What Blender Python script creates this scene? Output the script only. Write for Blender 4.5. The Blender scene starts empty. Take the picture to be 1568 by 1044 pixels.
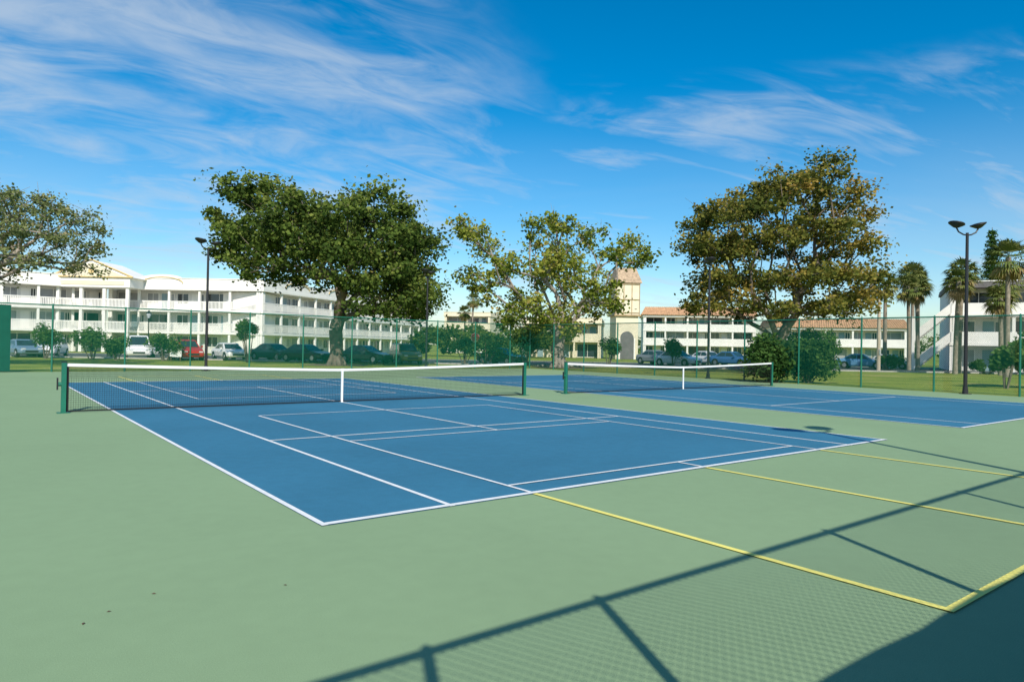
import bpy, math, random
import numpy as np
from mathutils import Vector, Matrix
random.seed(7); rng=np.random.default_rng(11)
scene=bpy.context.scene
COL=bpy.context.collection

# ------------------------------------------------------------------ materials
def newmat(name):
    m=bpy.data.materials.new(name); m.use_nodes=True
    nt=m.node_tree; b=nt.nodes['Principled BSDF']
    return m,nt,b
def N(nt,t,**k):
    n=nt.nodes.new(t)
    for a,v in k.items(): setattr(n,a,v)
    return n
def plain(name,col,rough=.6,spec=.3,metal=0,var=.12,scale=1.2,bump=0,bscale=60):
    m,nt,b=newmat(name)
    b.inputs['Roughness'].default_value=rough; b.inputs['Metallic'].default_value=metal
    b.inputs['Specular IOR Level'].default_value=spec
    tc=N(nt,'ShaderNodeTexCoord'); no=N(nt,'ShaderNodeTexNoise')
    no.inputs['Scale'].default_value=scale; no.inputs['Detail'].default_value=5
    nt.links.new(tc.outputs['Object'],no.inputs['Vector'])
    r=N(nt,'ShaderNodeValToRGB'); r.color_ramp.elements[0].position=.3; r.color_ramp.elements[1].position=.7
    c=np.array(col)
    r.color_ramp.elements[0].color=(*(c*(1-var)),1); r.color_ramp.elements[1].color=(*np.minimum(c*(1+var*.6),1),1)
    nt.links.new(no.outputs['Fac'],r.inputs['Fac']); nt.links.new(r.outputs['Color'],b.inputs['Base Color'])
    if bump:
        n2=N(nt,'ShaderNodeTexNoise'); n2.inputs['Scale'].default_value=bscale; n2.inputs['Detail'].default_value=3
        nt.links.new(tc.outputs['Object'],n2.inputs['Vector'])
        bp=N(nt,'ShaderNodeBump'); bp.inputs['Strength'].default_value=bump; bp.inputs['Distance'].default_value=.02
        nt.links.new(n2.outputs['Fac'],bp.inputs['Height']); nt.links.new(bp.outputs['Normal'],b.inputs['Normal'])
    return m
def courtmat(name,col,var):
    m,nt,b=newmat(name); b.inputs['Roughness'].default_value=.85; b.inputs['Specular IOR Level'].default_value=.2
    tc=N(nt,'ShaderNodeTexCoord')
    def noise(s,d,dist=0):
        n=N(nt,'ShaderNodeTexNoise'); n.inputs['Scale'].default_value=s; n.inputs['Detail'].default_value=d; n.inputs['Distortion'].default_value=dist
        nt.links.new(tc.outputs['Object'],n.inputs['Vector']); return n
    a=noise(.35,6,.6); f=noise(6,5); g=noise(160,2)
    mx=N(nt,'ShaderNodeMath',operation='MULTIPLY_ADD'); nt.links.new(a.outputs['Fac'],mx.inputs[0]); mx.inputs[1].default_value=.65
    m2=N(nt,'ShaderNodeMath',operation='MULTIPLY'); nt.links.new(f.outputs['Fac'],m2.inputs[0]); m2.inputs[1].default_value=.35
    nt.links.new(m2.outputs[0],mx.inputs[2])
    r=N(nt,'ShaderNodeValToRGB'); e=r.color_ramp.elements; e[0].position=.32; e[1].position=.66
    c=np.array(col); e[0].color=(*(c*(1-var)),1); e[1].color=(*(c*(1+var*.7)),1)
    nt.links.new(mx.outputs[0],r.inputs['Fac'])
    r2=N(nt,'ShaderNodeValToRGB'); e=r2.color_ramp.elements; e[0].position=.25; e[1].position=.75; e[0].color=(.84,.84,.84,1); e[1].color=(1.10,1.10,1.10,1)
    nt.links.new(g.outputs['Fac'],r2.inputs['Fac'])
    mm=N(nt,'ShaderNodeMixRGB',blend_type='MULTIPLY'); mm.inputs[0].default_value=1
    nt.links.new(r.outputs['Color'],mm.inputs[1]); nt.links.new(r2.outputs['Color'],mm.inputs[2])
    nt.links.new(mm.outputs[0],b.inputs['Base Color'])
    bp=N(nt,'ShaderNodeBump'); bp.inputs['Strength'].default_value=.25; bp.inputs['Distance'].default_value=.004
    nt.links.new(g.outputs['Fac'],bp.inputs['Height']); nt.links.new(bp.outputs['Normal'],b.inputs['Normal'])
    return m
def grassmat(name):
    m,nt,b=newmat(name); b.inputs['Roughness'].default_value=.9; b.inputs['Specular IOR Level'].default_value=.1
    tc=N(nt,'ShaderNodeTexCoord')
    def noise(s,d):
        n=N(nt,'ShaderNodeTexNoise'); n.inputs['Scale'].default_value=s; n.inputs['Detail'].default_value=d
        nt.links.new(tc.outputs['Object'],n.inputs['Vector']); return n
    a=noise(.25,6); f=noise(9,4)
    r=N(nt,'ShaderNodeValToRGB'); e=r.color_ramp.elements; e[0].position=.35; e[0].color=(.16,.23,.04,1); e[1].position=.72; e[1].color=(.42,.37,.14,1)
    x=r.color_ramp.elements.new(.55); x.color=(.27,.32,.06,1)
    nt.links.new(a.outputs['Fac'],r.inputs['Fac'])
    r2=N(nt,'ShaderNodeValToRGB'); e=r2.color_ramp.elements; e[0].position=.3; e[1].position=.7; e[0].color=(.6,.6,.6,1); e[1].color=(1.25,1.25,1.2,1)
    nt.links.new(f.outputs['Fac'],r2.inputs['Fac'])
    mm=N(nt,'ShaderNodeMixRGB',blend_type='MULTIPLY'); mm.inputs[0].default_value=1
    nt.links.new(r.outputs['Color'],mm.inputs[1]); nt.links.new(r2.outputs['Color'],mm.inputs[2]); nt.links.new(mm.outputs[0],b.inputs['Base Color'])
    bp=N(nt,'ShaderNodeBump'); bp.inputs['Strength'].default_value=.4; bp.inputs['Distance'].default_value=.05
    nt.links.new(f.outputs['Fac'],bp.inputs['Height']); nt.links.new(bp.outputs['Normal'],b.inputs['Normal'])
    return m
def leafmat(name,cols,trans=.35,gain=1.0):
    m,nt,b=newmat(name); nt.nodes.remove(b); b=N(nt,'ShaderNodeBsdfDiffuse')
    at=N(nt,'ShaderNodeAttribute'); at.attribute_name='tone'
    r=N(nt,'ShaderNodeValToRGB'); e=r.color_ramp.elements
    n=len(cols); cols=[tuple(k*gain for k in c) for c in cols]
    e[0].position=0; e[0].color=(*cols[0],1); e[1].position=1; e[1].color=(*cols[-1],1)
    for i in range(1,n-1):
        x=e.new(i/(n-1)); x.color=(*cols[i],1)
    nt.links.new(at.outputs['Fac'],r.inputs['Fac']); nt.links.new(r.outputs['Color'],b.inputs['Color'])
    t=N(nt,'ShaderNodeBsdfTranslucent'); nt.links.new(r.outputs['Color'],t.inputs['Color'])
    mx=N(nt,'ShaderNodeMixShader'); mx.inputs[0].default_value=trans
    out=nt.nodes['Material Output']
    nt.links.new(b.outputs[0],mx.inputs[1]); nt.links.new(t.outputs[0],mx.inputs[2]); nt.links.new(mx.outputs[0],out.inputs['Surface'])
    return m
def chainmat(name,col,pitch,wire):
    m,nt,b=newmat(name); nt.nodes.remove(b); b=N(nt,'ShaderNodeBsdfDiffuse'); b.inputs['Color'].default_value=(*col,1)
    tc=N(nt,'ShaderNodeTexCoord'); sp=N(nt,'ShaderNodeSeparateXYZ'); nt.links.new(tc.outputs['Object'],sp.inputs[0])
    def M(op,a,bb=None):
        n=N(nt,'ShaderNodeMath',operation=op)
        for i,v in enumerate((a,bb)):
            if v is None: continue
            if isinstance(v,(int,float)): n.inputs[i].default_value=v
            else: nt.links.new(v,n.inputs[i])
        return n.outputs[0]
    res=[]
    for op in ('ADD','SUBTRACT'):
        s=M(op,sp.outputs['X'],sp.outputs['Z'])
        s=M('DIVIDE',s,pitch); s=M('FRACT',s); s=M('LESS_THAN',s,wire); res.append(s)
    mask=M('MAXIMUM',res[0],res[1])
    tr=N(nt,'ShaderNodeBsdfTransparent'); mx=N(nt,'ShaderNodeMixShader')
    nt.links.new(mask,mx.inputs[0]); nt.links.new(tr.outputs[0],mx.inputs[1]); nt.links.new(b.outputs[0],mx.inputs[2])
    nt.links.new(mx.outputs[0],nt.nodes['Material Output'].inputs['Surface'])
    return m

M_green=courtmat('court_green_acrylic',(.252,.368,.203),.06)
M_blue=courtmat('court_blue_acrylic',(.040,.180,.285),.14)
M_white=plain('line_paint_white',(.80,.81,.80),.7,var=.1,scale=8)
M_yellow=plain('line_paint_yellow',(.88,.79,.20),.7,var=.08,scale=6)
M_grass=grassmat('lawn_grass')
M_asph=plain('asphalt',(.095,.095,.098),.9,var=.25,scale=.7,bump=.3)
M_conc=plain('concrete',(.42,.4,.37),.85,var=.15,scale=1.5)
M_stucco=plain('white_stucco',(.84,.82,.77),.85,var=.06,scale=.8)
M_shade=plain('shaded_recess_wall',(.68,.67,.64),.85,var=.08,scale=.6)  # greyed copy of the white stucco; balcony shade put into the colour
M_cream=plain('cream_stucco',(.74,.67,.50),.85,var=.08,scale=.6)
M_gold=plain('gold_trim_paint',(.70,.52,.24),.7,var=.1)
M_brown=plain('brown_timber',(.12,.07,.04),.7,var=.2)
M_tan=plain('tan_timber',(.40,.29,.16),.7,var=.2)
M_tile=plain('terracotta_tile',(.50,.30,.17),.8,var=.35,scale=3)
M_tile2=plain('tan_tile',(.46,.34,.23),.8,var=.35,scale=3)
M_roofg=plain('grey_roofing',(.16,.15,.15),.8,var=.2)
M_glass=plain('window_glass',(.03,.045,.055),.08,spec=.8,var=.3,scale=.6)
M_blind=plain('window_blinds',(.35,.36,.36),.5,var=.2,scale=1)
M_door=plain('door_paint',(.25,.36,.40),.5,var=.1)
M_black=plain('black_painted_metal',(.018,.018,.02),.45,spec=.5)
M_gpost=plain('green_painted_steel',(.012,.15,.095),.4,spec=.5,var=.15,scale=3)
M_screen=plain('windscreen_fabric',(.01,.10,.07),.9,var=.15,scale=2)
M_net=plain('net_cord_black',(.012,.013,.014),.8)
M_tape=plain('net_tape_white',(.80,.80,.78),.7,var=.06,scale=5)
M_bark=plain('oak_bark',(.17,.14,.11),.95,var=.45,scale=2.5,bump=.6,bscale=14)
M_bark2=plain('pale_bark',(.30,.26,.22),.95,var=.4,scale=2.5,bump=.5,bscale=14)
M_palm=plain('palm_bark',(.27,.23,.18),.95,var=.35,scale=5)
M_tyre=plain('tyre_rubber',(.02,.02,.02),.8)
M_rim=plain('wheel_rim_alloy',(.5,.5,.52),.3,metal=.8)
M_chrome=plain('headlight_lens',(.65,.67,.7),.15,spec=.8)
M_red=plain('tail_light_red',(.35,.01,.01),.2,spec=.7)
M_chain=chainmat('green_chainlink',(.02,.21,.13),.075,.10)
M_chain2=chainmat('green_chainlink_heavy',(.012,.15,.095),.075,.13)
M_pole=plain('utility_pole_concrete',(.5,.42,.33),.9,var=.2)
M_dirt=plain('bare_soil',(.20,.145,.09),.95,var=.35,scale=2)

# ------------------------------------------------------------------ mesh builder
class MB:
    def __init__(s): s.v=[];s.f=[];s.m=[];s.mats=[];s.M=Matrix.Identity(4)
    def mi(s,mat):
        if mat not in s.mats: s.mats.append(mat)
        return s.mats.index(mat)
    def add(s,vs,fs,mat):
        o=len(s.v); i=s.mi(mat)
        s.v+= [tuple(s.M@Vector(p)) for p in vs]
        for f in fs: s.f.append([o+k for k in f]); s.m.append(i)
    def box(s,x0,x1,y0,y1,z0,z1,mat):
        s.add([(x0,y0,z0),(x1,y0,z0),(x1,y1,z0),(x0,y1,z0),(x0,y0,z1),(x1,y0,z1),(x1,y1,z1),(x0,y1,z1)],
              [(0,3,2,1),(4,5,6,7),(0,1,5,4),(1,2,6,5),(2,3,7,6),(3,0,4,7)],mat)
    def quad(s,x0,x1,y0,y1,z,mat):
        s.add([(x0,y0,z),(x1,y0,z),(x1,y1,z),(x0,y1,z)],[(0,1,2,3)],mat)
    def cyl(s,p0,p1,r0,r1,mat,n=10,cap=True):
        p0=Vector(p0);p1=Vector(p1);d=(p1-p0)
        if d.length<1e-6:return
        q=d.normalized().to_track_quat('Z','Y'); vs=[]
        for p,r in((p0,r0),(p1,r1)):
            for k in range(n):
                a=2*math.pi*k/n; vs.append(p+q@Vector((r*math.cos(a),r*math.sin(a),0)))
        fs=[(k,(k+1)%n,n+(k+1)%n,n+k) for k in range(n)]
        if cap: fs+=[tuple(range(n))[::-1],tuple(range(n,2*n))]
        s.add(vs,fs,mat)
    def lathe(s,prof,mat,n=14,c=(0,0,0)):
        vs=[];m=len(prof)
        for r,z in prof:
            for k in range(n):
                a=2*math.pi*k/n; vs.append((c[0]+r*math.cos(a),c[1]+r*math.sin(a),c[2]+z))
        fs=[(i*n+k,i*n+(k+1)%n,(i+1)*n+(k+1)%n,(i+1)*n+k) for i in range(m-1) for k in range(n)]
        fs+=[tuple(range(n))[::-1],tuple(range((m-1)*n,m*n))]
        s.add(vs,fs,mat)
    def obj(s,name,parent=None,mw=None,smooth=False):
        me=bpy.data.meshes.new(name); me.from_pydata(s.v,[],s.f)
        for m in s.mats: me.materials.append(m)
        me.polygons.foreach_set('material_index',s.m)
        if smooth: me.polygons.foreach_set('use_smooth',[True]*len(s.f))
        me.update()
        o=bpy.data.objects.new(name,me); COL.objects.link(o)
        if parent: o.parent=parent
        if mw is not None: o.matrix_world=mw
        return o
def empty(name,mw=None):
    o=bpy.data.objects.new(name,None); COL.objects.link(o); o.empty_display_size=.5
    if mw is not None: o.matrix_world=mw
    return o
def child(mb,name,par,smooth=False):
    o=mb.obj(name,None,None,smooth); o.parent=par; return o
def place(x,y,rot=0,z=0): return Matrix.Translation((x,y,z))@Matrix.Rotation(rot,4,'Z')

# ------------------------------------------------------------------ frames
YAW=.6614; CU,CV,H=-2.4389,-17.6952,1.6174
cY,sY=math.cos(YAW),math.sin(YAW)
def W(u,v,z=0):
    du,dv=u-CU,v-CV
    return Vector((du*cY-dv*sY, du*sY+dv*cY, z))
MC=Matrix.Translation(W(0,0))@Matrix.Rotation(YAW,4,'Z')

# ------------------------------------------------------------------ ground
g=MB(); g.quad(-2500,2500,-600,4500,-.035,M_grass); g.obj('ground')
g=MB(); g.M=place(0,0,0)
g.add([(-140,55.5,-.028),(160,62,-.028),(160,80,-.028),(-140,72,-.028)],[(0,1,2,3)],M_asph); g.obj('parking_lot')
g=MB()
for i in range(60):
    x=-60+i*2.8; y=56.6+(x+140)*.0217
    g.quad(x,x+.1,y,y+4.8,-.023,M_white)
g.obj('parking_stall_markings')
k=MB(); k.add([(-140,55.3,-.03),(160,61.8,-.03),(160,62,-.03),(-140,55.5,-.03),(-140,55.3,.09),(160,61.8,.09),(160,62,.09),(-140,55.5,.09)],
  [(4,5,6,7),(0,1,5,4),(2,3,7,6)],M_conc); k.obj('kerb')
k=MB(); k.add([(-140,72.4,-.024),(160,80.4,-.024),(160,82.2,-.024),(-140,74.2,-.024)],[(0,1,2,3)],M_conc); k.obj('sidewalk')
def bed(x,y,r):
    m=MB(); n=22; vs=[]
    for k in range(n):
        a=6.2832*k/n; q=r*random.uniform(.85,1.15); vs.append((x+math.cos(a)*q,y+math.sin(a)*q,-.031))
    m.add(vs,[tuple(range(n))],M_dirt); m.obj('bare_soil_patch')
bed(-13.15,51.6,2.6); bed(3.8,55,2.3); bed(19.2,50,2.6)

U0,U1,V0,V1=-6.2,29.75,-18.6,21.7
c=MB(); c.box(U0,U1,V0,V1,-.2,0,M_green); c.obj('court_surround',mw=MC)
def court(name,u0,pickle):
    e=empty(name,MC)
    b=MB(); b.quad(u0,u0+10.97,-11.885,11.885,.004,M_blue); child(b,'playing_surface',e)
    l=MB(); w=.028
    def lo(u,a,bb,z=.008,hw=w,mat=M_white): l.quad(u0+u-hw,u0+u+hw,a,bb,z,mat)
    def tr(v,a,bb,z=.010,hw=w,mat=M_white): l.quad(u0+a,u0+bb,v-hw,v+hw,z,mat)
    for u in (.03,10.94): lo(u,-11.885,11.885)
    for u in (1.37,9.60): lo(u,-11.885,11.885)
    for s in(-1,1):
        tr(s*11.84,0,10.97,hw=.038); tr(s*6.4,1.37,9.6)
    lo(5.485,-6.4,6.4); lo(5.485,-11.80,-11.68,.012); lo(5.485,11.68,11.80,.012)
    if pickle:
        for s in (-1,1):
            e0=2.56; n1=e0+4.57; n2=e0+8.84; e1=e0+13.41
            def L2(u,a,bb,mat,z,h=.023): 
                a,bb=sorted((s*a,s*bb)); l.quad(u-h,u+h,a,bb,z,mat)
            for u in (2.435,8.535):
                L2(u,e0,11.885,M_white,.012); L2(u,11.89,e1,M_yellow,.009,.032)
            L2(5.485,e0,n1,M_white,.0125); L2(5.485,n2,11.885,M_white,.0125); L2(5.485,11.89,e1,M_yellow,.009,.032)
            for v in (e0,n1,n2): l.quad(2.435,8.535,s*v-.023,s*v+.023,.014,M_white)
            l.quad(2.403,8.567,s*e1-.032,s*e1+.032,.011,M_yellow)
    child(l,'painted_lines',e)
    return e
court('tennis_court',0,True); court('tennis_court',14.63,False)

def net(u0):
    e=empty('tennis_net',MC)
    a,bb=u0-.91,u0+11.88; mid=u0+5.485
    def top(u): 
        t=abs(u-mid)/(bb-mid); return .914+(1.07-.914)*(t**1.25)
    p=MB()
    for u in (a,bb):
        p.box(u-.045,u+.045,-.045,.045,0,1.09,M_gpost); p.box(u-.052,u+.052,-.052,.052,1.09,1.105,M_black)
        p.box(u-.12,u+.12,-.12,.12,.0,.012,M_gpost)
    p.cyl((a-.10,0,.62),(a-.04,0,.62),.045,.045,M_gpost,10); p.box(a-.13,a-.10,-.02,.02,.50,.76,M_black)
    p.cyl((a,0,1.07),(a+.05,0,1.07),.03,.03,M_black,8)
    child(p,'posts',e)
    m=MB(); t=.0022
    n=int((bb-a-.1)/.045)
    us=[a+.05+i*.045 for i in range(n+1)]
    for u in us:
        z1=top(u)-.03; m.add([(u-t,0,.03),(u+t,0,.03),(u+t,0,z1),(u-t,0,z1)],[(0,1,2,3)],M_net)
    for j in range(22):
        f0=j/21
        for i in range(0,n-7,8):
            ua,ub=us[i],us[min(i+8,n)]
            za=.03+(top(ua)-.06)*f0; zb=.03+(top(ub)-.06)*f0
            m.add([(ua,0.002,za-t),(ub,0.002,zb-t),(ub,0.002,zb+t),(ua,0.002,za+t)],[(0,1,2,3)],M_net)
    for u in [x+.0225 for x in us[:-1]]:
        z1=top(u)-.03; m.add([(u-t,.004,z1-.28),(u+t,.004,z1-.28),(u+t,.004,z1),(u-t,.004,z1)],[(0,1,2,3)],M_net)
    child(m,'netting',e)
    tp=MB(); 
    for i in range(0,n,6):
        ua=us[i]; ub=us[min(i+6,n)]
        for y in(-.012,.012):
            tp.add([(ua,y,top(ua)-.065),(ub,y,top(ub)-.065),(ub,y,top(ub)),(ua,y,top(ua))],[(0,1,2,3)],M_tape)
        tp.add([(ua,-.012,top(ua)),(ub,-.012,top(ub)),(ub,.012,top(ub)),(ua,.012,top(ua))],[(0,1,2,3)],M_tape)
    child(tp,'headband_tape',e)
    st=MB(); st.box(mid-.028,mid+.028,-.018,.018,.0,.92,M_tape); child(st,'centre_strap',e)
    bt=MB(); 
    bt.box(a+.05,bb-.05,-.006,.006,.02,.05,M_net); 
    bt.box(a+.045,a+.09,-.008,.008,.05,1.0,M_net); bt.box(bb-.09,bb-.045,-.008,.008,.05,1.0,M_net)
    child(bt,'bottom_band',e)
net(0); net(14.63)

# ------------------------------------------------------------------ fences
FH=3.17
def fence(name,p,q,posts,screens=(),r=.03,rr=.024,chain=None):
    a=math.atan2(q[1]-p[1],q[0]-p[0]); L=math.dist(p,q)
    e=empty(name,MC@Matrix.Translation((p[0],p[1],0))@Matrix.Rotation(a,4,'Z'))
    m=MB()
    for x in posts:
        if 0<=x<=L: m.cyl((x,0,0),(x,0,FH+.03),r,r,M_gpost,8); m.cyl((x,0,FH+.03),(x,0,FH+.07),r,.01,M_gpost,8)
    child(m,'posts',e)
    m=MB(); m.cyl((0,0,FH),(L,0,FH),rr,rr,M_gpost,8)
    m.cyl((0,0,.07),(L,0,.07),.006,.006,M_gpost,5); child(m,'rails',e)
    m=MB(); m.add([(0,r+.004,.04),(L,r+.004,.04),(L,r+.004,FH-.01),(0,r+.004,FH-.01)],[(0,1,2,3)],chain or M_chain); child(m,'chainlink_mesh',e)
    for (x0,x1,z0,z1) in screens:
        m=MB()
        n=max(2,int((x1-x0)/.5))
        vs=[];fs=[]
        for i in range(n+1):
            x=x0+(x1-x0)*i/n; o=.06+.01*math.sin(i*2.1)
            vs+=[(x,o,z0),(x,o,z1+.008*math.sin(i*1.7))]
        for i in range(n): fs.append((2*i,2*i+2,2*i+3,2*i+1))
        m.add(vs,fs,M_screen); child(m,'windscreen',e)
    return e
VN=-18.2
pn=[-5.4-U0+0, -2.33-U0,-1.05-U0]+[1.85-U0+3.08*i for i in range(10)]
fence('chainlink_fence',(U0,VN),(U1,VN),[0]+pn+[U1-U0],screens=[(0,U1-U0,.05,1.90)],r=.037,rr=.031)
fence('chainlink_fence',(U0,V1-.2),(U1,V1-.2),[0]+[.55+3.05*i for i in range(12)]+[U1-U0],screens=[(0,5.05,.05,3.1)],r=.042,rr=.03,chain=M_chain2)
fence('chainlink_fence',(U1-.05,V1-.2),(U1-.05,VN),[V1-.2-.5-3.05*i for i in range(-12,7)],r=.042,rr=.028,chain=M_chain2)
fence('chainlink_fence',(U0,VN),(U0,V1-.2),[3.05*i for i in range(14)])

# ------------------------------------------------------------------ court floodlight poles
def floodlight(loc,rot,h=7.0,heads=2):
    e=empty('court_floodlight',place(loc[0],loc[1],rot))
    m=MB(); m.cyl((0,0,0),(0,0,h-.45),.075,.055,M_black,10); m.box(-.16,.16,-.16,.16,0,.03,M_black); m.cyl((0,0,.03),(0,0,.3),.11,.09,M_black,10); child(m,'pole',e,)
    m=MB()
    for s in ((-1,1) if heads==2 else (-1,)):
        pts=[(0,0,h-.55),(.18*s,0,h-.52),(.38*s,0,h-.42),(.5*s,0,h-.22)]
        for a,b in zip(pts[:-1],pts[1:]): m.cyl(a,b,.03,.03,M_black,8)
    child(m,'arms',e)
    m=MB()
    for s in ((-1,1) if heads==2 else (-1,)):
        m.M=Matrix.Translation((.5*s,0,h-.2))@Matrix.Rotation(-s*.25,4,'Y')
        m.lathe([(.05,-.06),(.12,-.03),(.28,.08),(.31,.11),(.30,.14),(.10,.17)],M_black,14)
    child(m,'lamp_heads',e,True)
floodlight(W(29.35,-6.9),.1)
p=W(9.73+CU,-.33+CV); floodlight(p,.5)
floodlight((-16.3,36.8),1.1)
floodlight((-5.7,46.0),1.3,6.6)
floodlight((11.0,38.6),1.4,6.7)

# ------------------------------------------------------------------ foliage + trees
def leaf_object(name,P,tone,size,mat,parent,flat=.5,aspect=.6,outn=None):
    n=len(P)
    d=rng.normal(size=(n,3)); d[:,2]*=flat; d/=np.linalg.norm(d,axis=1)[:,None]
    r=rng.normal(size=(n,3)); s=np.cross(d,r); s/=np.linalg.norm(s,axis=1)[:,None]
    sz=size*(.55+.9*rng.random(n))[:,None]
    a=P-d*sz*.5; b=P+s*sz*.5*aspect; c=P+d*sz*.5; e=P-s*sz*.5*aspect
    V=np.stack([a,b,c,e],1).reshape(-1,3).astype(np.float32)
    me=bpy.data.meshes.new(name)
    me.vertices.add(4*n); me.vertices.foreach_set('co',V.ravel())
    me.loops.add(4*n); me.loops.foreach_set('vertex_index',np.arange(4*n,dtype=np.int32))
    me.polygons.add(n); me.polygons.foreach_set('loop_start',np.arange(0,4*n,4,dtype=np.int32))
    try: me.polygons.foreach_set('loop_total',np.full(n,4,dtype=np.int32))
    except Exception: pass
    me.update(calc_edges=True)
    at=me.attributes.new('tone','FLOAT','POINT'); at.data.foreach_set('value',np.repeat(np.clip(tone,0,1),4).astype(np.float32))
    me.materials.append(mat)
    o=bpy.data.objects.new(name,me); COL.objects.link(o)
    if parent: o.parent=parent
    return o

def make_tree(name,loc,trunk,lobes,leafmt,barkmt,trunk_r,leaf=.2,clumps=9,per=50,rc=.5,tone=(.5,.18,.15,.12),depthR=None,layers=3,tipr=.012,bare=0):
    e=empty(name,place(loc[0],loc[1]))
    nodes=[Vector(p) for p in trunk]; par=[-1]+list(range(len(trunk)-1)); plen=[0]*len(nodes)
    for i in range(1,len(nodes)): plen[i]=plen[i-1]+(nodes[i]-nodes[i-1]).length*.3
    fork=len(nodes)-1
    xs=[l[0] for l in lobes]; xc=(min(xs)+max(xs))/2; RX=(max(xs)-min(xs))/2+1e-3
    if depthR is None: depthR=RX
    cl=[];ct=[]
    for (x,z,r) in lobes:
        w=math.sqrt(max(0,1-((x-xc)/(RX*1.15))**2))*depthR
        for L in range(layers):
            y=(0 if layers==1 else (L/(layers-1)*2-1))*w*.8+random.uniform(-.3,.3)
            rr=r*random.uniform(.85,1.05) if abs(y)<.5*r else r*random.uniform(.75,.95)
            lt=random.gauss(0,tone[1])
            xx=xc+(x-xc)*(1-.15*abs(y)/(depthR+.01)); zz=z-.25*r*(abs(y)/(depthR+.01))
            for k in range(max(3,int(clumps*(rr/1.8)**2))):
                v=Vector((random.gauss(0,1),random.gauss(0,1),random.gauss(0,1))).normalized()*rr*(random.random()**.42)
                v.z*=.8
                cl.append(Vector((xx,y,zz))+v); ct.append(tone[0]+lt+random.gauss(0,tone[2])+ .12*(v.z/rr))  # upper clumps of a lobe toned lighter: sunlit side put into the leaf colour
    order=sorted(range(len(cl)),key=lambda i:(cl[i]-nodes[fork]).length)
    w=[0]*len(nodes)
    arr=np.array([tuple(n) for n in nodes]); pl=np.array(plen)
    for i in order:
        t=cl[i]; d=np.linalg.norm(arr-np.array(t),axis=1)
        cost=d+.42*pl+np.where(arr[:,2]>t.z+.4,(arr[:,2]-t.z)*.8,0)
        cost[:max(1,fork)]+=50 if fork>0 else 0
        j=int(np.argmin(cost)); s=Vector(arr[j]); Ls=(t-s).length
        ns=max(1,int(Ls/.9)); prev=j; newp=[];newl=[]
        for q in range(1,ns+1):
            f=q/ns; pt=s.lerp(t,f)+Vector((random.gauss(0,.10),random.gauss(0,.10),random.gauss(0,.08)+.12*Ls*math.sin(math.pi*f)*.5))*(1 if q<ns else .1)
            newp.append(tuple(pt)); newl.append(pl[j]+Ls*f); 
        base=len(arr)
        arr=np.vstack([arr,newp]); pl=np.concatenate([pl,newl])
        for q in range(ns): par.append(prev); prev=base+q; w.append(0)
        k=prev
        while k!=-1: w[k]+=1; k=par[k]
    tot=max(w); mb=MB()
    rad=[max(tipr,trunk_r*(ww/tot)**.52) for ww in w]
    for i in range(len(arr)):
        if par[i]<0: continue
        r1=rad[i]; r0=min(rad[par[i]],r1*1.25) if par[i]>=fork else rad[par[i]]
        mb.cyl(arr[par[i]],arr[i],r0,r1,barkmt,9 if r1>.12 else (5 if r1>.03 else 4),False)
    b=nodes[0]
    for k in range(5):
        a=k*1.256+.3; mb.cyl((b.x+math.cos(a)*trunk_r*1.35,b.y+math.sin(a)*trunk_r*1.35,-.1),(b.x+math.cos(a)*trunk_r*.35,b.y+math.sin(a)*trunk_r*.35,trunk_r*1.8),trunk_r*.38,trunk_r*.4,barkmt,7,False)
    for _ in range(bare):
        j=random.randrange(fork+20,len(arr)); s=Vector(arr[j]); 
        dv=Vector((random.gauss(0,1),random.gauss(0,1),abs(random.gauss(0,1))+.2)).normalized()
        mb.cyl(s,s+dv*random.uniform(.5,1.4),.015,.006,barkmt,4,False)
    child(mb,'trunk_and_limbs',e,True)
    C=np.array([tuple(c) for c in cl]); nC=len(C); rs=rc*(.55+.9*rng.random(nC))
    idx=np.repeat(np.arange(nC),per)
    off=rng.normal(size=(len(idx),3))*rs[idx][:,None]*np.array([.62,.62,.42])
    PP=C[idx]+off
    tn=np.array(ct)[idx]+rng.normal(size=len(idx))*tone[3]+.16*off[:,2]/rc  # tone also rises with height inside each clump, painted sunlight
    leaf_object('foliage',PP,tn,leaf,leafmt,e,aspect=.75)
    return e

def lob(lst,s,x0,yh): return [((x-x0)*s,(yh-y)*s+H,r*s) for x,y,r in lst]

L_oak=leafmat('oak_leaves',[(.014,.024,.007),(.033,.055,.012),(.062,.090,.018),(.105,.128,.03),(.18,.15,.045)],gain=2.05)
L_ylw=leafmat('yellowgreen_leaves',[(.03,.05,.010),(.07,.10,.016),(.125,.145,.022),(.18,.18,.036),(.21,.15,.045)],gain=1.95)
L_brn=leafmat('olive_gold_leaves',[(.028,.038,.010),(.062,.074,.017),(.110,.108,.024),(.165,.132,.030),(.215,.145,.04)],gain=1.95)
L_gry=leafmat('greygreen_leaves',[(.03,.045,.018),(.07,.09,.035),(.11,.13,.05),(.15,.16,.07),(.20,.17,.10)],gain=1.9)
L_shr=leafmat('shrub_leaves',[(.012,.030,.009),(.028,.065,.016),(.05,.10,.024),(.08,.14,.035),(.13,.16,.05)],gain=1.7)
L_palm=leafmat('palm_leaves',[(.03,.05,.015),(.06,.09,.025),(.10,.12,.035),(.15,.14,.05),(.20,.14,.07)],.2,gain=1.7)

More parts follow.
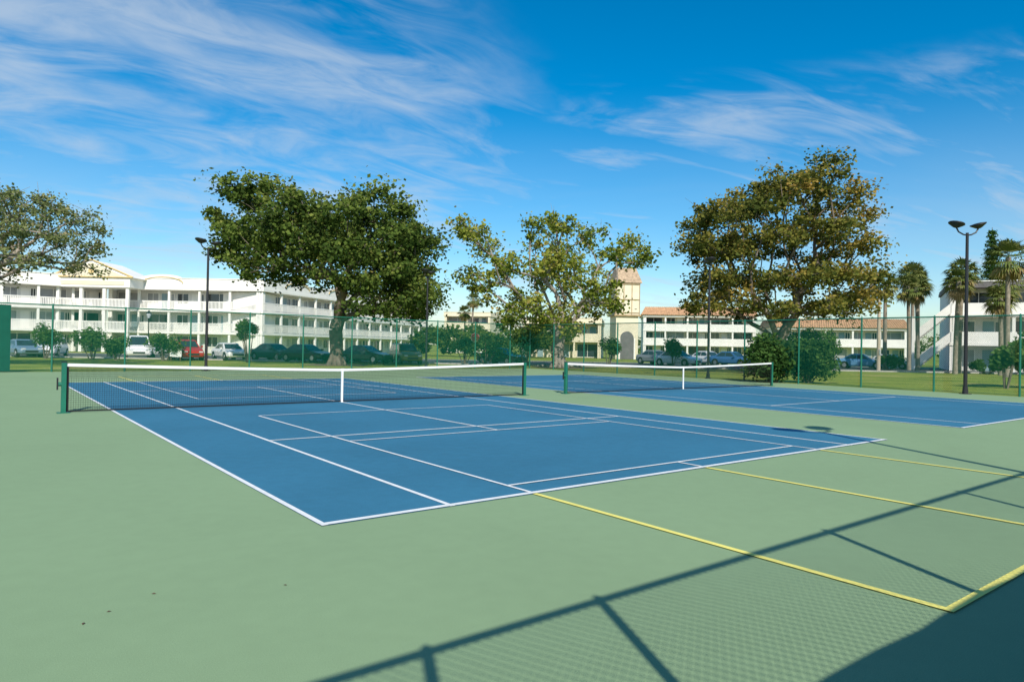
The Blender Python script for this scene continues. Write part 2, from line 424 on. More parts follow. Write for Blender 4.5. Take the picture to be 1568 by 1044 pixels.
make_tree('live_oak_tree',(-13.15,51.6),[(0,0,-.1),(.05,0,1.2),(-.05,0,2.6),(.1,.1,3.3)],
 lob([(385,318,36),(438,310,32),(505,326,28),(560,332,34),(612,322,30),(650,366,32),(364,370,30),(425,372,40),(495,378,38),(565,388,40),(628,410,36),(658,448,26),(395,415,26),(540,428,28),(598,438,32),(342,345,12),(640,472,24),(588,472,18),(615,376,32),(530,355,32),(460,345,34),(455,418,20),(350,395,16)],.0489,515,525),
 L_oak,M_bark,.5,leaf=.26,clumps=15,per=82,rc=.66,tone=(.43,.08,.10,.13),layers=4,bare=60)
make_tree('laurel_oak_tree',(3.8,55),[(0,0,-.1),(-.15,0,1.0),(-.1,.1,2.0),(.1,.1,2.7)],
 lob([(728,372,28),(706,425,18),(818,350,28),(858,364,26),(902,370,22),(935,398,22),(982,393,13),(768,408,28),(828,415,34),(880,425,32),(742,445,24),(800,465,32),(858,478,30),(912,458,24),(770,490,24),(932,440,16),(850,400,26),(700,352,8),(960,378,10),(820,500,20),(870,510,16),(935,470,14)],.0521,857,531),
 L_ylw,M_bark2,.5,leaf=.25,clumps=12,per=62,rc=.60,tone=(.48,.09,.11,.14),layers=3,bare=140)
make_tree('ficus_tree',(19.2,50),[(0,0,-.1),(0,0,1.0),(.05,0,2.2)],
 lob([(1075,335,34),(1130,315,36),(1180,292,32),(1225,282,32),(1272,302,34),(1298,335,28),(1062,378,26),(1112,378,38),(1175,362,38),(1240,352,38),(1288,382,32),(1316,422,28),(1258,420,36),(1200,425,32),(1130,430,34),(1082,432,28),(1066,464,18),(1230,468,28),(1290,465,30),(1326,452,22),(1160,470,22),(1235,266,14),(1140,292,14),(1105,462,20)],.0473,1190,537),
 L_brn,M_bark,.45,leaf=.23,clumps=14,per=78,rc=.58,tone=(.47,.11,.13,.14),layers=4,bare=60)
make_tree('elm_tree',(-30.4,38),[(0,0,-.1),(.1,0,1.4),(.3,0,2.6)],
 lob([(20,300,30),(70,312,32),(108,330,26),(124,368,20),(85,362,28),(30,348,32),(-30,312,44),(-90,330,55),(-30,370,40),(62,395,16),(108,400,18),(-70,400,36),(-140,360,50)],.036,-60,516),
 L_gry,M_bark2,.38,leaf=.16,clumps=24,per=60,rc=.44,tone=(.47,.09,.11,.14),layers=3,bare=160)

def shrub(name,loc,w,h,z0=0.2,mat=None,leaf=.14,dens=1.0,tone=.45):
    e=empty(name,place(loc[0],loc[1])); mb=MB(); P=[];T=[]
    n=max(5,int(9*dens))
    for i in range(n):
        a=random.random()*6.28; rr=random.random()**.5*w*.38
        c=Vector((math.cos(a)*rr,math.sin(a)*rr,z0+(h-z0)*(.3+.45*random.random())))
        r=min(w*.25,(h-z0)*.34)*random.uniform(.7,1.15); lt=random.gauss(tone,.12)
        mb.cyl((c.x*.2,c.y*.2,-.05),c,.05,.02,M_bark,5,False)
        k=int(420*dens)
        v=rng.normal(size=(k,3)); v/=np.linalg.norm(v,axis=1)[:,None]; v*=r*(.25+rng.random(k)**.6)[:,None]
        p=v+np.array(c); p[:,2]=np.clip(p[:,2],.03,h*1.08); P.append(p); T.append(lt+.12*v[:,2]/r+rng.normal(size=k)*.12)  # tone lighter towards the top of each ball, top light put into the colour
    child(mb,'stems',e); leaf_object('foliage',np.vstack(P),np.concatenate(T),leaf,mat or L_shr,e)
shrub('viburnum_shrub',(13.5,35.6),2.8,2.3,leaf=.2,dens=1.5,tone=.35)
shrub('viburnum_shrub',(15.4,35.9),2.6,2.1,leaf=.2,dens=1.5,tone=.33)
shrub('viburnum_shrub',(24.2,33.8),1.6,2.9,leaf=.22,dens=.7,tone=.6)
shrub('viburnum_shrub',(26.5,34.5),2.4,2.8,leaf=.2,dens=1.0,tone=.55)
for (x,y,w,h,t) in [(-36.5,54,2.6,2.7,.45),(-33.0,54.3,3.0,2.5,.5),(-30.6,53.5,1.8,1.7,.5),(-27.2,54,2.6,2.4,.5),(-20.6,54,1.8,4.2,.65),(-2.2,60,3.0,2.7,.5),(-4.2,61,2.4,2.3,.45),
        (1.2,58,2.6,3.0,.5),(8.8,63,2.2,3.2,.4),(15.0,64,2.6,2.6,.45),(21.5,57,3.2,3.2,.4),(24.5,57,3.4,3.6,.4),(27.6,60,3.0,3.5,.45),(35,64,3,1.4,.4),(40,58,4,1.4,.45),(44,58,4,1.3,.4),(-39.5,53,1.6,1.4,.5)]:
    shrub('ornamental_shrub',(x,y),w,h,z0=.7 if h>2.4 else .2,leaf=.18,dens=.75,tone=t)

def palm(name,loc,h,R=1.5,lean=0.3):
    e=empty(name,place(loc[0],loc[1],random.random()*6)); mb=MB()
    pts=[Vector((lean*(t**2),0,h*t)) for t in [i/8 for i in range(9)]]
    for i in range(8): mb.cyl(pts[i],pts[i+1],.19-.006*i+(.02 if i==0 else 0),.185-.006*i,M_palm,9,False)
    top=pts[-1]; mb.cyl(top-Vector((0,0,.5)),top+Vector((0,0,.15)),.26,.16,M_palm,8,False)
    child(mb,'trunk',e,True)
    verts=[];tone=[]
    for k in range(54):
        az=random.random()*6.283; el=random.uniform(-.75,1.35) if k>8 else random.uniform(-1.3,-.7)
        tn=random.uniform(.3,.65)+( .35 if el<-.6 else 0)
        d=Vector((math.cos(az)*math.cos(el),math.sin(az)*math.cos(el),math.sin(el)))
        side=d.cross(Vector((0,0,1))).normalized(); up=side.cross(d)
        pb=top+d*R*.45-Vector((0,0,.05))
        verts+= [top+side*.015,top-side*.015,pb-side*.012,pb+side*.012]; tone+= [tn]*4
        for j in range(11):
            a=(j/10-.5)*2.5; dd=(d*math.cos(a)+side*math.sin(a)); L=R*.58*(1-.25*abs(a)/1.15)*random.uniform(.85,1.1)
            s2=(side*math.cos(a)-d*math.sin(a)); m=pb+dd*L*.55+up*.03; tip=pb+dd*L-Vector((0,0,.28*L*random.uniform(.5,1.6)))
            verts+=[pb,m+s2*.06,tip,m-s2*.06]; tone+=[tn+random.gauss(0,.05)]*4
    me=bpy.data.meshes.new('fronds'); me.from_pydata([tuple(v) for v in verts],[],[(4*i,4*i+1,4*i+2,4*i+3) for i in range(len(verts)//4)])
    at=me.attributes.new('tone','FLOAT','POINT'); at.data.foreach_set('value',tone); me.materials.append(L_palm)
    o=bpy.data.objects.new('fronds',me); COL.objects.link(o); o.parent=e
for (x,y,h,R,l) in [(35.9,50,8.6,1.9,.35),(37.6,58,8.4,1.7,-.2),(36.0,56,7.4,1.6,.2),(39.5,68,9.2,1.9,.2),(38.0,66,8.0,1.7,.3),(41.2,70,8.8,1.7,.1),(38.3,54,6.0,1.5,.1),(36.5,62,7.4,1.5,.2),(34.6,64,8.0,1.5,.1),(41.5,58,7.6,1.7,.2),(-7.0,120,9.5,1.7,.2),(-8.5,125,7.6,1.7,.2)]:
    palm('sabal_palm_tree',(x,y),h,R,l)

def pine(loc,h):
    e=empty('norfolk_pine_tree',place(loc[0],loc[1])); mb=MB(); mb.cyl((0,0,0),(0,0,h),.28,.03,M_bark,8,False)
    P=[];T=[]
    z=4.0
    while z<h-.2:
        r=(h-z)/(h-4)*2.1+.15; n=6; a0=random.random()
        for k in range(n):
            a=a0+k*6.283/n; tip=Vector((math.cos(a)*r,math.sin(a)*r,z+.18*r)); mb.cyl((0,0,z),tip,.035,.01,M_bark,4,False)
            q=int(90*r)+10; t=rng.random(q); p=np.outer(t,np.array(tip-Vector((0,0,z))))+np.array([0,0,z]); p+=rng.normal(size=(q,3))*[.12,.12,.09]*(1+t[:,None]*.5)
            P.append(p);T.append(rng.normal(size=q)*.12+.3)
        z+=.55
    child(mb,'trunk_and_branches',e); leaf_object('needles',np.vstack(P),np.concatenate(T),.24,L_shr,e)
pine((59.0,85),17.3)

P=[];T=[]
def clumpmass(x,y,z,r,n,t):
    v=rng.normal(size=(n,3)); v/=np.linalg.norm(v,axis=1)[:,None]; v*=r*(rng.random(n)**.35)[:,None]; v[:,2]*=.7
    P.append(v+[x,y,z]); T.append(t+rng.normal(size=n)*.13+.15*v[:,2]/r)  # upper leaves of each mass lighter, light from above painted into the tone
for i in range(120):
    x=random.uniform(-95,150); y=random.uniform(150,190); hh=random.uniform(2,7.5)
    clumpmass(x,y,hh*.6,random.uniform(2.2,3.6),220,random.uniform(.25,.5))
for i in range(26):
    x=random.uniform(-14,8); clumpmass(x,random.uniform(96,103),random.uniform(1.2,4.0),random.uniform(1.2,2.0),240,random.uniform(.25,.5))
leaf_object('background_trees',np.vstack(P),np.concatenate(T),.6,L_oak,None)

# ------------------------------------------------------------------ buildings
def wing(par,p0,p1,depth,nst=3,sh=2.72,parapet=1.1,bay=3.9,rail='bal',wall=M_stucco,roof=None,skip_rail=(0,),fasc=None,balc=1.5,inner=M_shade,gold=False):
    p0=Vector((*p0,0));p1=Vector((*p1,0)); L=(p1-p0).length; a=math.atan2(p1.y-p0.y,p1.x-p0.x)
    Mx=place(p0.x,p0.y,a)
    def mb(): m=MB(); m.M=Mx; return m
    top=nst*sh; nb=max(1,round(L/bay)); bw=L/nb; fasc=fasc or wall
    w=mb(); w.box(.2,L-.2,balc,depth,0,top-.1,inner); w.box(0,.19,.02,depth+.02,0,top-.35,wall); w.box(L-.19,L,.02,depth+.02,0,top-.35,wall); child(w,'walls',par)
    s=mb()
    for i in range(1,nst): s.box(-.05,L+.05,-.08,balc-.01,i*sh-.32,i*sh,wall)
    s.box(-.15,L+.15,-.2,depth+.1,top-.3,top+.02,fasc)
    s.box(-.1,L+.1,-.15,.05,top+.02,top+parapet,fasc); s.box(-.18,L+.18,-.22,.10,top+parapet,top+parapet+.1,wall)
    s.box(-.1,.1,.05,depth,top+.02,top+parapet,fasc); s.box(L-.1,L+.1,.05,depth,top+.02,top+parapet,fasc)
    child(s,'floor_slabs_and_parapet',par)
    c=mb()
    for i in range(nst):
        for k in range(nb+1):
            x=min(max(k*bw,.35),L-.35); c.box(x-.13,x+.13,.0,.26,i*sh,(i+1)*sh-.32 if i<nst-1 else top-.3,wall)
    child(c,'columns',par)
    r=mb()
    for i in range(nst):
        if i in skip_rail: continue
        z=i*sh
        if rail=='bal':
            r.box(.1,L-.1,-.04,.02,z+.95,z+1.05,M_stucco); r.box(.1,L-.1,-.03,.01,z+.08,z+.14,M_stucco)
            x=.2
            while x<L-.1: r.box(x,x+.09,-.02,.0,z+.14,z+.95,M_stucco); x+=.17
        else: r.box(.1,L-.1,-.04,.04,z,z+1.0,wall)
    if r.v: child(r,'balcony_railings',par)
    g=mb(); fr=mb(); d=mb()
    for i in range(nst):
        for k in range(nb):
            x=k*bw; z=i*sh; y=balc
            def win(xa,xb,za,zb):
                g.box(xa,xb,y-.02,y+.01,za,zb,M_blind if random.random()<.3 else M_glass)
                for (a1,b1,c1,d1) in ((xa-.07,xa,za-.07,zb+.07),(xb,xb+.07,za-.07,zb+.07),(xa,xb,za-.07,za),(xa,xb,zb,zb+.07)):
                    fr.box(a1,b1,y-.06,y+.005,c1,d1,M_stucco)
                fr.box((xa+xb)/2-.03,(xa+xb)/2+.03,y-.05,y-.021,za,zb,M_stucco)
            if (k+i)%3!=2:
                win(x+.35,x+.35+bw*.36,z+.85,z+2.05)
                xd=x+bw*.56; d.box(xd,xd+.9,y-.03,y+.01,z+.02,z+2.05,M_door if random.random()<.6 else M_stucco)
                win(xd+1.02,x+bw-.12,z+1.0,z+2.0) if bw>3.2 else None
            else:
                win(x+.4,x+bw-.5,z+.15,z+2.1)
    child(g,'windows',par); child(fr,'window_frames',par); child(d,'doors',par)
    if roof=='mansard':
        m=mb(); z0,z1=top+.05,top+1.5
        m.add([(-.5,-.5,z0),(L+.5,-.5,z0),(L-.3,.9,z1),(.3,.9,z1),(-.5,depth,z0),(L+.5,depth,z0),(L-.3,depth-.5,z1),(.3,depth-.5,z1)],
              [(0,1,2,3),(1,5,6,2),(5,4,7,6),(4,0,3,7),(3,2,6,7),(0,4,5,1)],M_tile)
        x=-.4
        while x<L+.4:
            t0=(x+.5)/(L+1); xt=.3+t0*(L-.6); m.cyl((x,-.52,z0+.02),(xt,.88,z1+.02),.07,.07,M_tile,5,False); x+=.35
        child(m,'tile_roof',par)
    if gold:
        m=mb(); zt=top+parapet+.1
        x=bw*1.0
        while x+bw*1.6<L:
            cx=x+bw*.8; R=bw*.62; n=10
            out=[(cx-R*math.cos(math.pi*q/n),zt+.002+.42*math.sin(math.pi*q/n)) for q in range(n+1)]
            vs=[(px,-.19,pz) for px,pz in out]+[(px,.05,pz) for px,pz in out]
            m.add(vs,[tuple(range(n+1)),tuple(range(n+1,2*n+2))[::-1]]+[(q,n+1+q,n+2+q,q+1) for q in range(n)],M_stucco)
            out2=[(cx-R*1.1*math.cos(math.pi*q/n),zt-.65+.75*math.sin(math.pi*q/n)) for q in range(n+1)]
            for q in range(n):
                a0,b0=out2[q],out2[q+1]; m.cyl((a0[0],-.24,a0[1]),(b0[0],-.24,b0[1]),.06,.06,M_gold,5,False)
            x+=bw*2.6
        child(m,'gold_arch_trim',par)
    return Mx,L,top
ap=empty('white_apartment_building')
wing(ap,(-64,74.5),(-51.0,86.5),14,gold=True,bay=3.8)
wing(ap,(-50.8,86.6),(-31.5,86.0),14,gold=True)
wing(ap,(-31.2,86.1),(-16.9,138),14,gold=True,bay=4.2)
m=MB(); m.M=place(-50.8,84.6,0)
for i in range(3):
    for x in (-4.2,-1.4,1.4,4.2): m.box(x-.18,x+.18,-1.3,-.95,i*2.72,(i+1)*2.72-.34,M_stucco)
    if i: m.box(-4.4,4.4,-1.35,.6,i*2.72-.33,i*2.72-.003,M_stucco); m.box(-4.2,4.2,-1.2,-1.12,i*2.72+.9,i*2.72+1.02,M_stucco)
    if i:
        x=-4.1
        while x<4.1: m.box(x,x+.09,-1.18,-1.14,i*2.72+.003,i*2.72+.9,M_stucco); x+=.17
m.box(-4.6,4.6,-1.5,2.0,7.82,9.0,M_stucco)
m.box(-3.9,3.9,-1.56,-1.503,8.1,8.6,M_cream)
m.add([(-5.0,-1.6,9.003),(5.0,-1.6,9.003),(0,-1.6,11.1),(-5.0,5,9.003),(5.0,5,9.003),(0,5,11.1)],[(0,1,2),(3,5,4),(0,2,5,3),(1,4,5,2),(0,3,4,1)],M_stucco)
m.add([(-3.9,-1.63,9.2),(3.9,-1.63,9.2),(0,-1.63,10.8)],[(0,1,2)],M_cream)
m.cyl((-5.05,-1.66,9.05),(0,-1.66,11.15),.09,.09,M_gold,6); m.cyl((5.05,-1.66,9.05),(0,-1.66,11.15),.09,.09,M_gold,6); m.cyl((-5.05,-1.66,9.05),(5.05,-1.66,9.05),.09,.09,M_gold,6)
m.cyl((0,-1.72,9.75),(0,-1.62,9.75),.32,.32,M_gold,14)
child(m,'entrance_pediment',ap)

ap=empty('terracotta_roof_apartment_building')
wing(ap,(23.2,122),(42,119),14,parapet=.05,roof='mansard',rail='solid',sh=2.5,bay=4.0,inner=M_cream)
wing(ap,(42.4,112),(62,108),14,nst=2,parapet=.05,roof='mansard',rail='solid',sh=2.7,bay=4.0,inner=M_cream)
ap=empty('cream_apartment_building')
wing(ap,(-14.0,142),(-4.5,140),12,nst=3,sh=2.6,parapet=.5,rail='solid',wall=M_cream,inner=M_stucco)
ap=empty('cream_apartment_building')
wing(ap,(1.5,106),(13.4,104),12,nst=2,sh=2.7,parapet=.6,rail='solid',wall=M_cream,inner=M_cream)
ap=empty('white_balcony_apartment_building')
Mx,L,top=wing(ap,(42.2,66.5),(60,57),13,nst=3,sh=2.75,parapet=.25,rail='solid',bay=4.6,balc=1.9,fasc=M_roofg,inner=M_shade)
m=MB(); m.M=Mx
for fl in range(2):
    z0=fl*2.75
    n=15
    for q in range(n):
        x=-2.9+q*.19; m.box(x,x+.24,-.6,.5,z0+q*.183,z0+q*.183+.183,M_conc)
    for s in(-.66,.5): m.add([(-3.0,s,z0-.0),(-.0,s,z0+2.75),(-.0,s,z0+3.7),(-3.0,s,z0+.95),(-3.0,s+.08,z0),(0,s+.08,z0+2.75),(0,s+.08,z0+3.7),(-3.0,s+.08,z0+.95)],
        [(0,1,2,3),(7,6,5,4),(3,2,6,7),(0,3,7,4),(1,5,6,2),(0,4,5,1)],M_stucco)
for x in (-3.2,): m.box(x,x+.25,-.7,-.4,0,5.2,M_stucco); m.box(x,x+.25,.35,.6,0,5.2,M_stucco)
child(m,'external_staircase',ap)

t=empty('tower',place(16.35,101,.12))
m=MB(); m.box(-1.65,1.65,-1.65,1.65,0,6.2,M_cream); m.box(-1.98,1.98,-1.98,1.98,6.2,6.42,M_tan); m.box(-1.8,1.8,-1.8,1.8,6.42,11.0,M_cream)
child(m,'walls',t)
m=MB(); m.add([(-2.05,-2.05,11.0),(2.05,-2.05,11.0),(2.05,2.05,11.0),(-2.05,2.05,11.0),(-1.3,-1.3,13.2),(1.3,-1.3,13.2),(1.3,1.3,13.2),(-1.3,1.3,13.2)],[(0,1,5,4),(1,2,6,5),(2,3,7,6),(3,0,4,7),(4,5,6,7),(3,2,1,0)],M_tile2)
child(m,'tile_roof',t)
m=MB()
for x in(-1.73,-.6,.6,1.73): m.box(x-.05,x+.05,-1.86,-1.8,6.42,11.0,M_tan)
for z in (6.7,8.6,10.8): m.box(-1.8,1.8,-1.90,-1.861,z-.05,z+.05,M_tan)
for y in(-1.73,-.6,.6,1.73): m.box(-1.86,-1.801,y-.05,y+.05,6.42,11.0,M_tan)
child(m,'half_timbering',t)
m=MB(); n=10; out=[(-1.0,0),(-1.0,3.0)]+[(-1.0*math.cos(math.pi*q/n),3.0+1.0*math.sin(math.pi*q/n)) for q in range(1,n)]+[(1.0,3.0),(1.0,0)]
m.add([(x,-1.67,z+.02) for x,z in out],[tuple(range(len(out)))[::-1]],M_roofg)
m.box(-1.2,-1.01,-1.75,-1.651,0,3.0,M_stucco); m.box(1.01,1.2,-1.75,-1.651,0,3.0,M_stucco); child(m,'arched_entry',t)

# ------------------------------------------------------------------ vehicles
def carpaint(col):
    return plain('car_paint_%d'%int(col[0]*999),col,.28,spec=.6,var=.04,scale=.5)
def car(name,loc,rot,col,kind='sedan'):
    e=empty(name,place(loc[0],loc[1],rot)); P=carpaint(col)
    if kind=='sedan': Lh=2.3;belt=.92;roof=1.45;gb=(-1.75,1.05);gt=(-.95,.25);hood=.88;trunk=.98;w=.9
    elif kind=='suv': Lh=2.25;belt=1.02;roof=1.66;gb=(-2.1,1.1);gt=(-1.85,.4);hood=.98;trunk=1.0;w=.92
    else: Lh=2.5;belt=1.08;roof=1.95;gb=(-2.4,1.75);gt=(-2.25,.95);hood=1.0;trunk=1.05;w=.98
    st=[(-Lh,.45,.80,w*.80),(-Lh+.08,.30,trunk-.05,w*.92),(-Lh+.4,.24,trunk,w),(gb[0],.22,belt+.03,w),(-.5,.22,belt,w*1.01),(gb[1],.22,belt,w),(gb[1]+.35,.24,hood,w),(Lh-.35,.26,hood-.12,w*.96),(Lh-.07,.30,.72,w*.88),(Lh,.42,.60,w*.76)]
    if kind!='sedan': st=[q for i,q in enumerate(st) if i!=3]
    b=MB(); vs=[];n=8
    for x,z0,z1,hw in st:
        h=z1-z0
        vs+=[(x,-hw*.9,z0),(x,-hw,z0+h*.2),(x,-hw,z0+h*.7),(x,-hw*.9,z1),(x,hw*.9,z1),(x,hw,z0+h*.7),(x,hw,z0+h*.2),(x,hw*.9,z0)]
    fs=[(i*n+k,i*n+(k+1)%n,(i+1)*n+(k+1)%n,(i+1)*n+k) for i in range(len(st)-1) for k in range(n)]
    fs+=[tuple(range(n))[::-1],tuple(range((len(st)-1)*n,len(st)*n))]
    b.add(vs,fs,P)
    w0,w1=w*.88,w*.70
    A=[(gb[0],-w0,belt-.02),(gb[1],-w0,belt-.02),(gb[1],w0,belt-.02),(gb[0],w0,belt-.02)]
    B=[(gt[0],-w1,roof-.06),(gt[1],-w1,roof-.06),(gt[1],w1,roof-.06),(gt[0],w1,roof-.06)]
    Cc=[(gt[0]+.15,-w1*.8,roof),(gt[1]-.2,-w1*.8,roof),(gt[1]-.2,w1*.8,roof),(gt[0]+.15,w1*.8,roof)]
    b.add(A+B+Cc,[(0,1,5,4),(1,2,6,5),(2,3,7,6),(3,0,4,7),(4,5,9,8),(5,6,10,9),(6,7,11,10),(7,4,8,11),(8,9,10,11)],P)
    child(b,'body',e)
    g=MB()
    def on(pa,pb,pc,pd,s0,s1,t0,t1,off):
        pa,pb,pc,pd=map(Vector,(pa,pb,pc,pd))
        f=lambda s,t:(pa.lerp(pb,s)).lerp(pd.lerp(pc,s),t)
        nrm=(pb-pa).cross(pd-pa).normalized()*off
        g.add([f(s0,t0)+nrm,f(s1,t0)+nrm,f(s1,t1)+nrm,f(s0,t1)+nrm],[(0,1,2,3)],M_glass)
    splits=[(.05,.34),(.37,.64),(.67,.95)] if kind!='sedan' else [(.10,.48),(.51,.90)]
    for s0,s1 in splits:
        on(A[0],A[1],B[1],B[0],s0,s1,.12,.90,.012); on(A[2],A[3],B[3],B[2],1-s1,1-s0,.12,.90,.012)
    on(A[1],A[2],B[2],B[1],.06,.94,.08,.93,.012); on(A[3],A[0],B[0],B[3],.08,.92,.15 if kind=='sedan' else .2,.92,.012)
    child(g,'windows',e)
    h=MB()
    for x in(-Lh+.85,Lh-.85):
        for s in(-1,1):
            y=s*(w+.012)
            h.cyl((x,s*(w-.2),.33),(x,y,.33),.39,.39,M_black,18)
            h.cyl((x,s*(w-.2),.33),(x,y+s*.012,.33),.325,.325,M_tyre,18); h.cyl((x,y,.33),(x,y+s*.024,.33),.2,.19,M_rim,12)
    child(h,'wheels',e)
    l=MB()
    for s in(-1,1):
        l.box(Lh-.16,Lh-.02,s*w*.62-.14,s*w*.62+.14,.62,.74,M_chrome); l.box(-Lh-.015,-Lh+.12,s*w*.62-.14,s*w*.62+.14,.74,.90,M_red)
        l.box(gb[1]-.35,gb[1]-.15,s*(w+.08)-.07,s*(w+.08)+.07,belt+.02,belt+.15,P)
    l.box(Lh-.04,Lh+.015,-.45,.45,.42,.56,M_black); l.box(-Lh-.02,-Lh+.1,-.26,.26,.52,.64,M_tape); l.box(-Lh-.03,-Lh+.2,-w*.8,w*.8,.34,.46,M_black)
    child(l,'lights_and_trim',e)
cars=[(-24,60,-60,(.7,.7,.7),'sedan'),(36,57.5,-40,(.16,.24,.33),'sedan'),(78,60,-70,(.80,.80,.80),'suv'),(212,60,-60,(.80,.80,.80),'van'),(250,62,-60,(.45,.47,.49),'sedan'),(285,57,-50,(.45,.012,.012),'suv'),(352,59,-50,(.80,.80,.79),'sedan'),
 (420,60,-32,(.02,.04,.045),'sedan'),(470,58,-28,(.012,.012,.014),'sedan'),(560,57.5,-25,(.035,.05,.05),'sedan'),(621,57.5,-65,(.22,.19,.03),'suv'),(768,61,-40,(.02,.025,.03),'sedan'),
 (1038,66,-50,(.80,.80,.80),'sedan'),(1005,72,-60,(.25,.26,.28),'sedan'),(1122,70,-50,(.05,.14,.32),'sedan'),(1320,69,-35,(.12,.27,.45),'sedan'),(1364,71,-50,(.75,.75,.75),'sedan'),(1085,73,-60,(.75,.75,.76),'sedan')]
for px,d,r,cc,kd in cars:
    car({'sedan':'parked_sedan_car','suv':'parked_suv','van':'parked_van'}[kd],((px-784)/1056.1*d,d),math.radians(r),cc,kd)

# ------------------------------------------------------------------ street furniture
def street_lamp(x,y,h=4.2):
    e=empty('street_lamp',place(x,y)); m=MB()
    m.lathe([(.16,0),(.16,.25),(.08,.4),(.05,.8),(.045,h-.6),(.09,h-.55)],M_black,10); child(m,'post',e,True)
    m=MB(); m.lathe([(.08,h-.55),(.2,h-.25),(.21,h-.1)],M_chrome,10); child(m,'lantern',e); m=MB(); m.lathe([(.26,h-.1),(.10,h+.1),(.02,h+.22)],M_black,10); child(m,'lantern_cap',e)
street_lamp(-34.8,66); street_lamp(-9.6,66); street_lamp(29,74)
def pole(x,y,h):
    e=empty('utility_pole',place(x,y)); m=MB(); m.cyl((0,0,-.1),(0,0,h),.17,.12,M_pole,10); m.box(-.06,.06,-.22,-.12,1.4,1.9,M_rim); child(m,'shaft',e)
pole(31.9,60,6.5)
e=empty('stop_sign',place(-3.2,60)); m=MB(); m.cyl((0,0,0),(0,0,2.2),.03,.03,M_rim,6); child(m,'post',e); m=MB(); m.cyl((0,-.05,2.3),(0,-.035,2.3),.38,.38,M_red,8); m.cyl((0,-.034,2.3),(0,-.031,2.3),.41,.41,M_tape,8); child(m,'sign_face',e)
e=empty('signboard',place(-26.2,53.8)); m=MB(); m.box(-.45,.45,-.03,.03,.3,.95,M_tape); m.box(-.4,-.33,-.02,.02,0,.3,M_brown); m.box(.33,.4,-.02,.02,0,.3,M_brown); child(m,'panel_and_legs',e)

m=MB()
for (x,y) in [(-2.36,4.10),(-2.40,3.92),(-2.25,4.40),(-1.48,4.60)]:
    a=random.random()*6.28; s=random.uniform(.014,.020); cx=x; cy=y
    c0,s0=math.cos(a)*s,math.sin(a)*s
    m.add([(cx-c0,cy-s0,.003),(cx+s0*.5,cy-c0*.5,.007),(cx+c0,cy+s0,.004),(cx-s0*.5,cy+c0*.5,.006)],[(0,1,2,3)],M_brown)
m.obj('fallen_leaves')

# ------------------------------------------------------------------ light
SE=math.radians(38)
az=math.radians(11.56)
sd=Vector((-math.sin(az)*math.cos(SE),math.cos(az)*math.cos(SE),-math.sin(SE)))
su=bpy.data.lights.new('sun','SUN'); su.energy=5.0; su.angle=math.radians(.5); su.color=(1,.935,.82)
so=bpy.data.objects.new('sun',su); so.rotation_euler=sd.to_track_quat('-Z','Y').to_euler(); so.location=(0,-20,40); COL.objects.link(so)

w=bpy.data.worlds.new('World'); scene.world=w; w.use_nodes=True; nt=w.node_tree
bg=nt.nodes['Background']; bg.inputs['Strength'].default_value=.115
sk=N(nt,'ShaderNodeTexSky',sky_type='NISHITA'); sk.sun_disc=False; sk.sun_elevation=SE; sk.sun_rotation=math.radians(180-11.56)
sk.air_density=1.0; sk.dust_density=.5; sk.ozone_density=3.0
hs=N(nt,'ShaderNodeHueSaturation'); hs.inputs['Hue'].default_value=.493; hs.inputs['Saturation'].default_value=1.50; hs.inputs['Value'].default_value=1.24
nt.links.new(sk.outputs[0],hs.inputs['Color'])
tc=N(nt,'ShaderNodeTexCoord'); sp=N(nt,'ShaderNodeSeparateXYZ'); nt.links.new(tc.outputs['Generated'],sp.inputs[0])
def MM(op,a,b=None,c=None):
    n=N(nt,'ShaderNodeMath',operation=op)
    for i,v in enumerate((a,b,c)):
        if v is None: continue
        if isinstance(v,(int,float)): n.inputs[i].default_value=v
        else: nt.links.new(v,n.inputs[i])
    return n.outputs[0]
def SS(x,a,b,lo=0.,hi=1.):
    mr=N(nt,'ShaderNodeMapRange'); mr.interpolation_type='SMOOTHSTEP'; nt.links.new(x,mr.inputs[0])
    mr.inputs[1].default_value=a; mr.inputs[2].default_value=b; mr.inputs[3].default_value=lo; mr.inputs[4].default_value=hi; return mr.outputs[0]
X,Y,Z=sp.outputs['X'],sp.outputs['Y'],sp.outputs['Z']
zz=MM('ADD',MM('MAXIMUM',Z,0.0),.34)
cb=N(nt,'ShaderNodeCombineXYZ'); nt.links.new(MM('DIVIDE',X,zz),cb.inputs[0]); nt.links.new(MM('DIVIDE',Y,zz),cb.inputs[1])
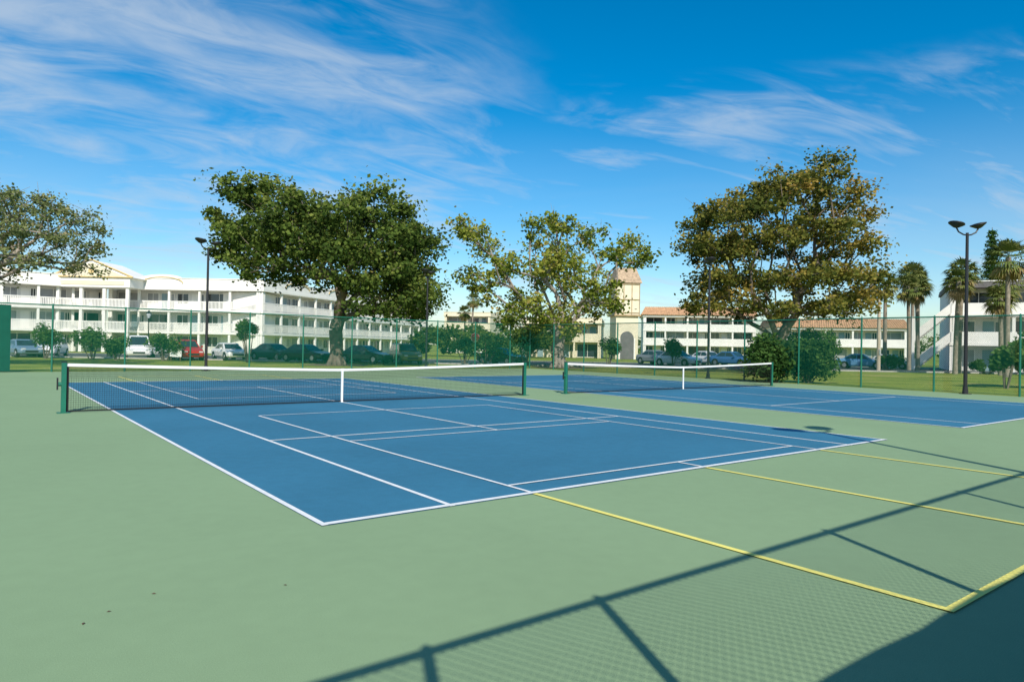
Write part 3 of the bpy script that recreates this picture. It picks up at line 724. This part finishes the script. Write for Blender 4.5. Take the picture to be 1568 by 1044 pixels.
def cnoise(rot,sx,sy,scale,det,dist,off,rough=.6):
    r1=N(nt,'ShaderNodeMapping'); r1.inputs['Rotation'].default_value=(0,0,math.radians(rot)); nt.links.new(cb.outputs[0],r1.inputs['Vector'])
    mp=N(nt,'ShaderNodeMapping'); mp.inputs['Scale'].default_value=(sx,sy,1); mp.inputs['Location'].default_value=off
    nt.links.new(r1.outputs[0],mp.inputs['Vector']); n=N(nt,'ShaderNodeTexNoise'); n.inputs['Scale'].default_value=scale; n.inputs['Detail'].default_value=det; n.inputs['Roughness'].default_value=rough; n.inputs['Distortion'].default_value=dist
    nt.links.new(mp.outputs[0],n.inputs['Vector']); return n.outputs['Fac']
sL=cnoise(-34,.75,1.35,1.6,6,1.1,(3.1,1.7,0),.55); fL=cnoise(-28,1.5,4.0,2.6,5,1.0,(0,2,0),.6)
aL=MM('ADD',MM('MULTIPLY',sL,.60),MM('MULTIPLY',fL,.40))
mL=SS(X,.15,-.40)
cL=MM('MULTIPLY',SS(MM('ADD',aL,MM('MULTIPLY',mL,.09)),.475,.75,0,.66),MM('MULTIPLY',SS(X,.24,.0),SS(MM('ADD',MM('MULTIPLY',X,1.0),Z),.46,.20)))
sR=cnoise(-6,.7,2.2,1.7,6,1.0,(7.4,4.2,0),.55); fR=cnoise(-10,1.4,5.5,2.4,5,1.2,(5,1,0),.6)
aR=MM('ADD',MM('MULTIPLY',sR,.62),MM('MULTIPLY',fR,.38))
cR=MM('MULTIPLY',SS(aR,.45,.67,0,.56),MM('MULTIPLY',SS(X,-.02,.14),SS(Z,.37,.31)))
ve=cnoise(8,.4,1.6,1.0,4,.6,(9,3,0))
cV=MM('MULTIPLY',SS(ve,.30,.75,.08,.42),SS(Z,.34,.06))
cl=MM('MAXIMUM',MM('MAXIMUM',cL,cR),cV)
mx=N(nt,'ShaderNodeMixRGB'); nt.links.new(cl,mx.inputs[0]); nt.links.new(hs.outputs[0],mx.inputs[1]); mx.inputs[2].default_value=(5.0,5.8,6.7,1)
nt.links.new(mx.outputs[0],bg.inputs['Color'])

# ------------------------------------------------------------------ camera
cam=bpy.data.cameras.new('camera'); cam.lens=1056.11/1568*36; cam.sensor_width=36; cam.clip_start=.05; cam.clip_end=6000
co=bpy.data.objects.new('camera',cam); COL.objects.link(co)
co.matrix_world=Matrix.Translation((0,0,H))@Matrix.Rotation(math.radians(90+.416),4,'X')@Matrix.Rotation(math.radians(1.03),4,'Z')
scene.camera=co
scene.view_settings.view_transform='Standard'; scene.view_settings.look='None'; scene.view_settings.exposure=0
